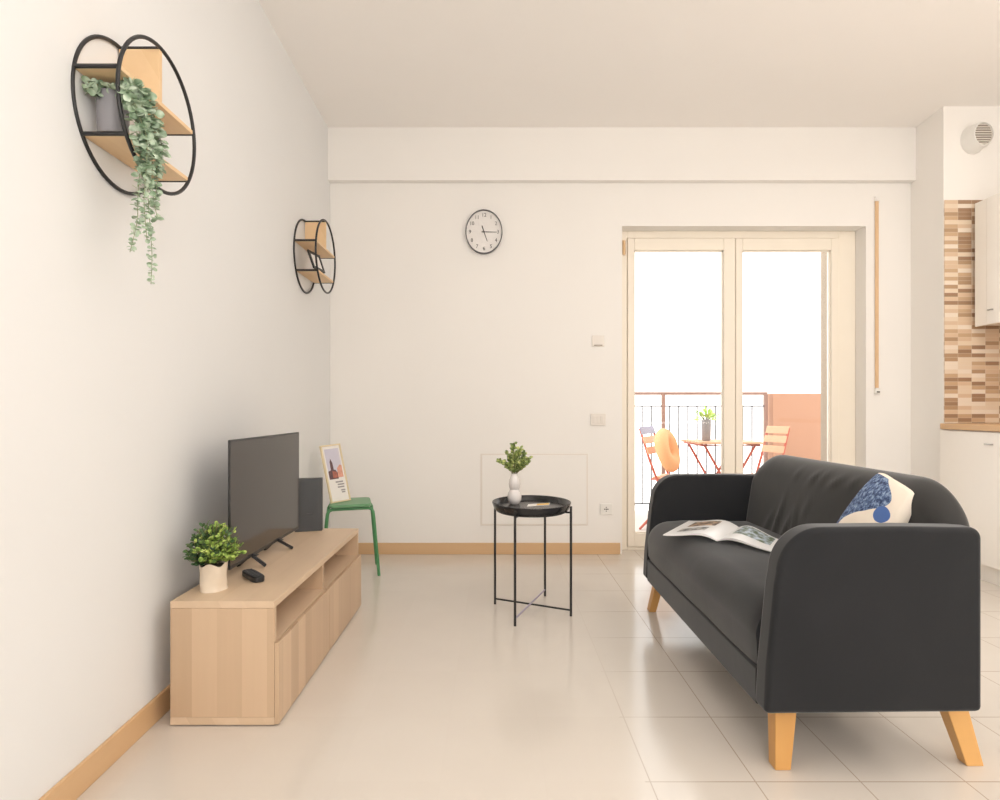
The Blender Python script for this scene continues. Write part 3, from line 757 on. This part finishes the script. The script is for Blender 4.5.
for (px, py, n_) in ((514, 443, 10), (508, 452, 8), (520, 448, 9), (529, 458, 9), (525, 452, 8), (499, 461, 9), (504, 463, 6), (516, 455, 8), (522, 463, 8), (530, 462, 6), (511, 459, 8), (508, 467, 6), (520, 470, 6)):
    s_ = 630/(vb[1] + random.uniform(-.05, .05)); e = Vector(((px-496)/s_, 630/s_, 1-(py-409)/s_))
    mpt = vt*.45 + e*.55 + Vector((0, 0, .012))
    S.tube([vt, mpt, e], .0014, 5)
    for k in range(n_*3):
        f_ = .3 + .7*k/(n_*3); q = vt.lerp(mpt, f_*2) if f_ < .5 else mpt.lerp(e, f_*2-1)
        a2 = random.uniform(0, 2*PI); dl = Vector((math.cos(a2), math.sin(a2), random.uniform(0, 1)))
        L.leaf(q, dl, Vector((0, -1, .6)), random.uniform(.019, .028), random.uniform(.013, .018))
S.build('stem', M['stem'], t); L.build('foliage', M['sprig'], t, recalc=False)
# card on tray
t = thing('paper_card', (.245, 3.17, .5), 'small white and yellow card lying on the black tray', 'card')
def cardpt(u, v, z): return (.155 + u*.115 + v*.01, 3.15 + v*.07 + u*.05, z)
MB().hexa([cardpt(0, 0, .5118), cardpt(1, 0, .5118), cardpt(1, 1, .5118), cardpt(0, 1, .5118), cardpt(0, 0, .5135), cardpt(1, 0, .5135), cardpt(1, 1, .5135), cardpt(0, 1, .5135)]).build('sheet', M['mat'], t, smooth=False)
MB().quad(cardpt(.42, .1, .5141), cardpt(.97, .1, .5141), cardpt(.97, .85, .5141), cardpt(.42, .85, .5141)).build('printed_panel', M['yellow'], t, smooth=False)

# ------------------------------------------------------------------ sofa
sx0, sx1, sy0, sy1, zb = .727, 1.316, 1.70, 3.13, .169
t = thing('sofa', ((sx0+sx1)/2, (sy0+sy1)/2, 0), 'charcoal fabric two-seat sofa with rounded arms and wooden legs', 'sofa')
armp = [(sx0, zb+.004), (sx0+.006, .30), (sx0+.020, .44), (sx0+.028, .52)] + arc(sx0+.034+.125,   .680-.13, .125, 178, 90, 14, .13) + [(1.10, .682)] + arc(sx1-.03, .679-.03, .03, 90, 0, 6) + [(sx1, .40), (sx1, zb+.01)]
for a, b in ((sy0, sy0+.078), (sy1-.085, sy1)):
    ar = MB().prism(armp, 'y', a, b).build('arm', M['sofa'], t, bevel=.016, seg=4)
MB().box(sx0+.004, sx1-.01, sy0+.07, sy1-.08, zb, .272).build('base', M['sofa'], t, bevel=.006, seg=3)
# seat cushion: crowned grid lofted along y
b = MB(); ny = 60; prof = [(1.27, .276), (sx0+.012, .275), (sx0+.005, .29)] + arc(sx0+.105, .365, .102, 190, 95, 14, .098) + [(.90, .467), (1.0, .468), (1.1, .466), (1.2, .462), (1.27, .455)]
rings = []
for j in range(ny+1):
    v = j/ny; y = sy0+.076 + (sy1-.083-sy0-.076)*v; e = 1-abs(2*v-1)**30; rg = []
    for i, (x_, z_) in enumerate(prof):
        up = max(0, (z_-.30)/.16)
        dz = -.008*(1-e)*up + .006*math.sin(PI*v)*up + .004*noise.noise(Vector((x_*7, y*5, 0)))*up
        dx = (-.004*math.sin(PI*v) + .004*noise.noise(Vector((z_*9, y*4, 3))) + .004*(1-e)) if x_ < .85 else 0
        rg.append(b.bm.verts.new((x_+dx, y, z_+dz)))
    rings.append(rg)
for A, B in zip(rings, rings[1:]):
    for i in range(len(prof)): b.bm.faces.new((A[i], A[(i+1) % len(prof)], B[(i+1) % len(prof)], B[i]))
b.bm.faces.new(rings[0]); b.bm.faces.new(rings[-1])
b.build('seat_cushion', M['sofa'], t, angle=60)
# back: arched loaf, modelled on a polar-ish grid with real creases
def back_part():
    b = MB(); ya, yb_ = sy0+.03, sy1-.06; zt = .792; z0 = .30; r = .21; nU, nV = 120, 44
    yc, hw = (ya+yb_)/2, (yb_-ya)/2
    def ztop(y):        # arched outline
        d1 = min(y-ya, yb_-y)
        if d1 >= r: return zt
        return zt - r*.92*(1-math.sqrt(max(0, 1-((r-d1)/r)**2)))
    def sheet(front):
        g = []
        for i in range(nU+1):
            u = -math.cos(PI*i/nU)      # denser at ends
            y = yc + hw*u; zt_ = ztop(y); row = []
            for j in range(nV+1):
                v = math.sin(PI/2*j/nV); z = z0 + (zt_-z0)*v
                edge = min(1, (1-v)/.16) ; e1 = math.sqrt(max(0, 1-(1-edge)**2))
                d1 = min(y-ya, yb_-y); e2 = math.sqrt(max(0, 1-(1-min(1, d1/.05))**2))
                th_ = .062*e1*e2
                xc = 1.268 + (z-.46)*.13
                if front:
                    cr = 0
                    for (cy_, cz_, dy, dz, L_, am) in CREASES:
                        dd = Vector((dy, dz)).normalized(); q = Vector((y-cy_, z-cz_)); al = q.dot(dd); pe = q.x*dd.y-q.y*dd.x
                        cr += am*math.exp(-(pe/.011)**2)*math.exp(-(al/L_)**2)
                    x = xc - th_ - (.007*noise.noise(Vector((y*3, z*4, 1.5))) + cr)*e1*e2
                else: x = xc + th_*.6
                row.append(b.bm.verts.new((x, y, z)))
            g.append(row)
        return g
    F, K = sheet(True), sheet(False)
    for i in range(nU):
        for j in range(nV):
            b.bm.faces.new((F[i][j], F[i+1][j], F[i+1][j+1], F[i][j+1])); b.bm.faces.new((K[i][j], K[i][j+1], K[i+1][j+1], K[i+1][j]))
        b.bm.faces.new((F[i][nV], F[i+1][nV], K[i+1][nV], K[i][nV])); b.bm.faces.new((F[i][0], K[i][0], K[i+1][0], F[i+1][0]))
    for j in range(nV):
        b.bm.faces.new((F[0][j], F[0][j+1], K[0][j+1], K[0][j])); b.bm.faces.new((F[nU][j], K[nU][j], K[nU][j+1], F[nU][j+1]))
    bmesh.ops.remove_doubles(b.bm, verts=b.bm.verts, dist=.0004)
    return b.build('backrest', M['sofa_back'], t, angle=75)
CREASES = [(2.72, .52, -.35, 1, .09, .010), (2.64, .50, -.6, 1, .08, .009), (2.58, .53, -.2, 1, .06, .006), (2.80, .50, -.8, 1, .06, .006),
           (2.46, .735, -1.3, 1, .05, .005), (2.39, .745, -.9, 1, .04, .004), (2.31, .73, -1.5, 1, .05, .005), (2.20, .745, -1.0, 1, .03, .004), (2.08, .74, -1.4, 1, .045, .004), (2.60, .735, -1.1, 1, .04, .003), (2.50, .60, -.7, 1, .05, .004)]
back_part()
MB().box(1.215, sx1-.012, sy0+.07, sy1-.08, .20, .46).build('back_frame', M['sofa'], t, bevel=.02)
def sofa_leg(x0, x1, xb0, xb1, y0, y1, yb0, yb1):
    MB().hexa([(xb0, yb0, 0), (xb1, yb0, 0), (xb1, yb1, 0), (xb0, yb1, 0), (x0, y0, zb+.012), (x1, y0, zb+.012), (x1, y1, zb+.012), (x0, y1, zb+.012)]).build('leg', M['beech'], t, bevel=.003)
sofa_leg(.783, .846, .772, .816, 1.765, 1.82, 1.742, 1.785)
sofa_leg(1.262, 1.325, 1.318, 1.366, 1.775, 1.825, 1.762, 1.80)
sofa_leg(.782, .824, .754, .788, 3.055, 3.11, 3.10, 3.15)
sofa_leg(1.240, 1.305, 1.312, 1.358, 3.055, 3.11, 3.10, 3.14)

# pillow
def pillow():
    A, B, C, D = Vector((1.312, 2.13, .800)), Vector((1.262, 1.865, .755)), Vector((1.055, 2.10, .482)), Vector((1.150, 1.865, .482))
    n = (B-A).cross(C-A).normalized()
    if n.x > 0: n = -n
    b = MB(); uv = b.bm.loops.layers.uv.new('UVMap'); n_ = 28; G = {}
    for sgn in (1, -1):
        for i in range(n_+1):
            for j in range(n_+1):
                u, v = i/n_, j/n_
                if sgn == -1 and (i in (0, n_) or j in (0, n_)): G[-1, i, j] = G[1, i, j]; continue
                pu, pv = 1-(2*u-1)**2, 1-(2*v-1)**2
                k_ = 1-.09*(abs(2*u-1)*abs(2*v-1))**3; uu = .5+(u-.5)*(1-.05*pv)*k_; vv = .5+(v-.5)*(1-.05*pu)*k_
                p = (A*(1-uu)+B*uu)*(1-vv) + (C*(1-uu)+D*uu)*vv
                hgt = .058*((pu*pv)**.36) + .004*noise.noise(Vector((u*6, v*6, sgn)))*(pu*pv)**.3
                if sgn == -1: hgt *= -.25
                G[sgn, i, j] = b.bm.verts.new(p + n*hgt)
        for i in range(n_):
            for j in range(n_):
                q = [(i, j), (i+1, j), (i+1, j+1), (i, j+1)]
                fc = b.bm.faces.new([G[sgn, a, c] for a, c in q]); fc.material_index = 0 if sgn == 1 else 1
                for lp, (a, c) in zip(fc.loops, q): lp[uv].uv = (a/n_, c/n_)
    return b
def pillow_mat():
    m, nt, bs = new_mat('patchwork_cotton')
    tc = N(nt, 'ShaderNodeUVMap'); tc.uv_map = 'UVMap'; sp = N(nt, 'ShaderNodeSeparateXYZ'); nt.links.new(tc.outputs[0], sp.inputs[0])
    U, V = sp.outputs[0], sp.outputs[1]
    no = N(nt, 'ShaderNodeTexNoise'); no.inputs['Scale'].default_value = 22; no.inputs['Detail'].default_value = 8; no.inputs['Roughness'].default_value = .7
    nt.links.new(tc.outputs[0], no.inputs['Vector'])
    den = N(nt, 'ShaderNodeValToRGB'); e = den.color_ramp.elements
    e[0].position = .40; e[0].color = (.02, .035, .09, 1); e[1].position = .62; e[1].color = (.30, .40, .55, 1)
    x_ = e.new(.5); x_.color = (.08, .13, .26, 1)
    nt.links.new(no.outputs['Fac'], den.inputs[0])
    # denim patch: left of a slanting curve
    w_ = math_(nt, 'MULTIPLY', math_(nt, 'SINE', math_(nt, 'SUBTRACT', math_(nt, 'MULTIPLY', V, 8), .5)), -.32)
    lim = math_(nt, 'ADD', math_(nt, 'SUBTRACT', .50, w_), math_(nt, 'MULTIPLY', V, PIL_SLOPE))
    in1 = math_(nt, 'LESS_THAN', U, lim); in2 = math_(nt, 'GREATER_THAN', V, PIL_TOP)
    msk = math_(nt, 'MULTIPLY', in1, in2)
    du = math_(nt, 'SUBTRACT', U, PIL_DOT[0]); dv_ = math_(nt, 'SUBTRACT', V, PIL_DOT[1])
    rr = math_(nt, 'SQRT', math_(nt, 'ADD', math_(nt, 'MULTIPLY', du, du), math_(nt, 'MULTIPLY', math_(nt, 'MULTIPLY', dv_, dv_), 1.6)))
    dot = math_(nt, 'LESS_THAN', rr, PIL_DOT[2])
    c = mix(nt, msk, (.80, .71, .60), den.outputs[0])
    c = mix(nt, dot, c, (.07, .14, .36))
    nt.links.new(c, bs.inputs['Base Color']); bs.inputs['Roughness'].default_value = .9
    bump(nt, bs, no.outputs['Fac'], .25, .004)
    return m
PIL_SLOPE = 0; PIL_TOP = .05; PIL_DOT = (.79, .41, .11)
tag(pillow().build('throw_pillow', [pillow_mat(), simple('pillow_back_cotton', (.78, .70, .60), .9)], angle=80), 'cream throw pillow with blue denim patch and blue dot on the sofa', 'pillow')

# magazine
t = thing('magazine', (.95, 2.7, .47), 'open glossy magazine lying on the sofa seat', 'magazine')
def page_mat(name, boxes):
    m, nt, bs = new_mat(name)
    tc = N(nt, 'ShaderNodeUVMap'); tc.uv_map = 'UVMap'; sp = N(nt, 'ShaderNodeSeparateXYZ'); nt.links.new(tc.outputs[0], sp.inputs[0])
    no = N(nt, 'ShaderNodeTexNoise'); no.inputs['Scale'].default_value = 9; no.inputs['Detail'].default_value = 6
    nt.links.new(tc.outputs[0], no.inputs['Vector'])
    c = (.82, .81, .80)
    for (u0, u1, v0, v1, ca, cb) in boxes:
        k = math_(nt, 'MULTIPLY', math_(nt, 'MULTIPLY', math_(nt, 'GREATER_THAN', sp.outputs[0], u0), math_(nt, 'LESS_THAN', sp.outputs[0], u1)),
                  math_(nt, 'MULTIPLY', math_(nt, 'GREATER_THAN', sp.outputs[1], v0), math_(nt, 'LESS_THAN', sp.outputs[1], v1)))
        r = N(nt, 'ShaderNodeValToRGB'); r.color_ramp.elements[0].position = .42; r.color_ramp.elements[1].position = .6
        r.color_ramp.elements[0].color = (*ca, 1); r.color_ramp.elements[1].color = (*cb, 1)
        nt.links.new(no.outputs['Fac'], r.inputs[0]); c = mix(nt, k, c, r.outputs[0])
    nt.links.new(c, bs.inputs['Base Color']); bs.inputs['Roughness'].default_value = .3
    return m
def PZ(px, py, z):      # point on the horizontal plane at height z
    s = (py-409)/(1-z); return Vector(((px-496)/s, 630/s, z))
def page(c00, c10, c11, c01, lift, name, mat, par, thick=.004):
    """c00 outer-near, c10 spine-near, c11 spine-far, c01 outer-far; page bulges near the spine"""
    b = MB(); uv = b.bm.loops.layers.uv.new('UVMap'); n_ = 20; T = []; Bt = []
    for i in range(n_+1):
        u = i/n_; h = lift*math.sin(PI*min(1, u**1.8)) ; rt_, rb = [], []
        for j in range(5):
            v = j/4; p = (c00*(1-u)+c10*u)*(1-v) + (c01*(1-u)+c11*u)*v
            rt_.append(b.bm.verts.new(p + Vector((0, 0, h+thick)))); rb.append(b.bm.verts.new(p + Vector((0, 0, h*.75))))
        T.append(rt_); Bt.append(rb)
    for i in range(n_):
        for j in range(4):
            fc = b.bm.faces.new((T[i][j], T[i+1][j], T[i+1][j+1], T[i][j+1]))
            for lp, (a, c) in zip(fc.loops, ((i, j), (i+1, j), (i+1, j+1), (i, j+1))): lp[uv].uv = (a/n_, c/4)
            b.bm.faces.new((Bt[i][j], Bt[i][j+1], Bt[i+1][j+1], Bt[i+1][j]))
        b.bm.faces.new((T[i][0], Bt[i][0], Bt[i+1][0], T[i+1][0])); b.bm.faces.new((T[i][4], T[i+1][4], Bt[i+1][4], Bt[i][4]))
    b.bm.faces.new([T[0][j] for j in range(5)] + [Bt[0][j] for j in range(4, -1, -1)]); b.bm.faces.new([T[n_][j] for j in range(5)] + [Bt[n_][j] for j in range(4, -1, -1)])
    return b.build(name, mat, par, angle=50)
zs = .480
sn, sf = PZ(717, 541.5, zs), PZ(739, 528, zs)
page(PZ(663, 535.5, zs), sn, sf, PZ(689, 521.5, zs), .022, 'left_pages', page_mat('page_left', [(.18, .72, .55, .9, (.08, .05, .04), (.6, .42, .28)), (.15, .68, .2, .42, (.10, .10, .10), (.6, .56, .52))]), t)
page(PZ(772, 552, zs), sn, sf, PZ(781, 541, zs), .020, 'right_pages', page_mat('page_right', [(.1, .85, .35, .95, (.10, .14, .06), (.55, .62, .72))]), t)

# ------------------------------------------------------------------ camera, light, world
cam = bpy.data.cameras.new('camera'); co = bpy.data.objects.new('camera', cam); col.objects.link(co)
co.location = (0, 0, 1); co.rotation_euler = (PI/2, 0, 0)
cam.sensor_width = 36; cam.lens = 630/1000*36; cam.shift_x = .004; cam.shift_y = .009; cam.clip_start = .02
bpy.context.scene.camera = co
def area(name, loc, rot, sx, sy, power, c=(1, 1, 1)):
    l = bpy.data.lights.new(name, 'AREA'); l.shape = 'RECTANGLE'; l.size = sx; l.size_y = sy; l.energy = power; l.color = c
    o = bpy.data.objects.new(name, l); o.location = loc; o.rotation_euler = rot; col.objects.link(o); return o
area('rear_fill_light', (1.3, -1.6, 1.55), (PI/2, 0, 0), 2.9, 2.2, 17, (.86, .94, 1))  # added cool fill behind the camera; no window is modelled there
area('ceiling_fill_light', (.9, 1.4, 2.88), (0, 0, 0), 2.4, 2.2, 14, (1, .965, .93))  # added overhead fill for the room, not a ceiling fixture
area('rear_fill_upward', (2.2, -.4, .8), (PI, 0, 0), 1.8, 1.2, 50, (1, .955, .92))  # added unseen fill aimed up to brighten the ceiling
area('right_fill_light', (2.35, 1.9, 2.80), (0, math.radians(-15), 0), .8, 1.6, 19, (1, .94, .86))  # added warm fill to brighten the kitchen side, not a fixture
lf_ = area('left_rear_fill_light', (.3, -1.2, 1.6), (0, 0, 0), 1.0, 1.8, 40, (.98, .965, .95))  # added unseen fill aimed at the right wall and door reveal
lf_.rotation_euler = (Vector((2.9, 3.6, 1.3)) - Vector((.3, -1.2, 1.6))).to_track_quat('-Z', 'Y').to_euler()
wd = bpy.data.worlds.new('world'); bpy.context.scene.world = wd; wd.use_nodes = True
nt = wd.node_tree; bg = nt.nodes['Background']
sky = N(nt, 'ShaderNodeTexGradient'); tcw = N(nt, 'ShaderNodeTexCoord'); sep = N(nt, 'ShaderNodeSeparateXYZ')
nt.links.new(tcw.outputs['Generated'], sep.inputs[0])
nt.nodes.remove(sky)
up = N(nt, 'ShaderNodeMapRange'); nt.links.new(sep.outputs[2], up.inputs[0]); up.inputs[1].default_value = -.15; up.inputs[2].default_value = .4
nt.links.new(mix(nt, up.outputs[0], (1, .95, .90), (1, .985, .97)), bg.inputs[0]); bg.inputs[1].default_value = 3.7
sc_ = bpy.context.scene
sc_.view_settings.view_transform = 'Standard'; sc_.view_settings.look = 'None'; sc_.view_settings.exposure = -.29
sc_.cycles.max_bounces = 10; sc_.cycles.diffuse_bounces = 6; sc_.cycles.transparent_max_bounces = 16
sc_.cycles.sample_clamp_indirect = 6
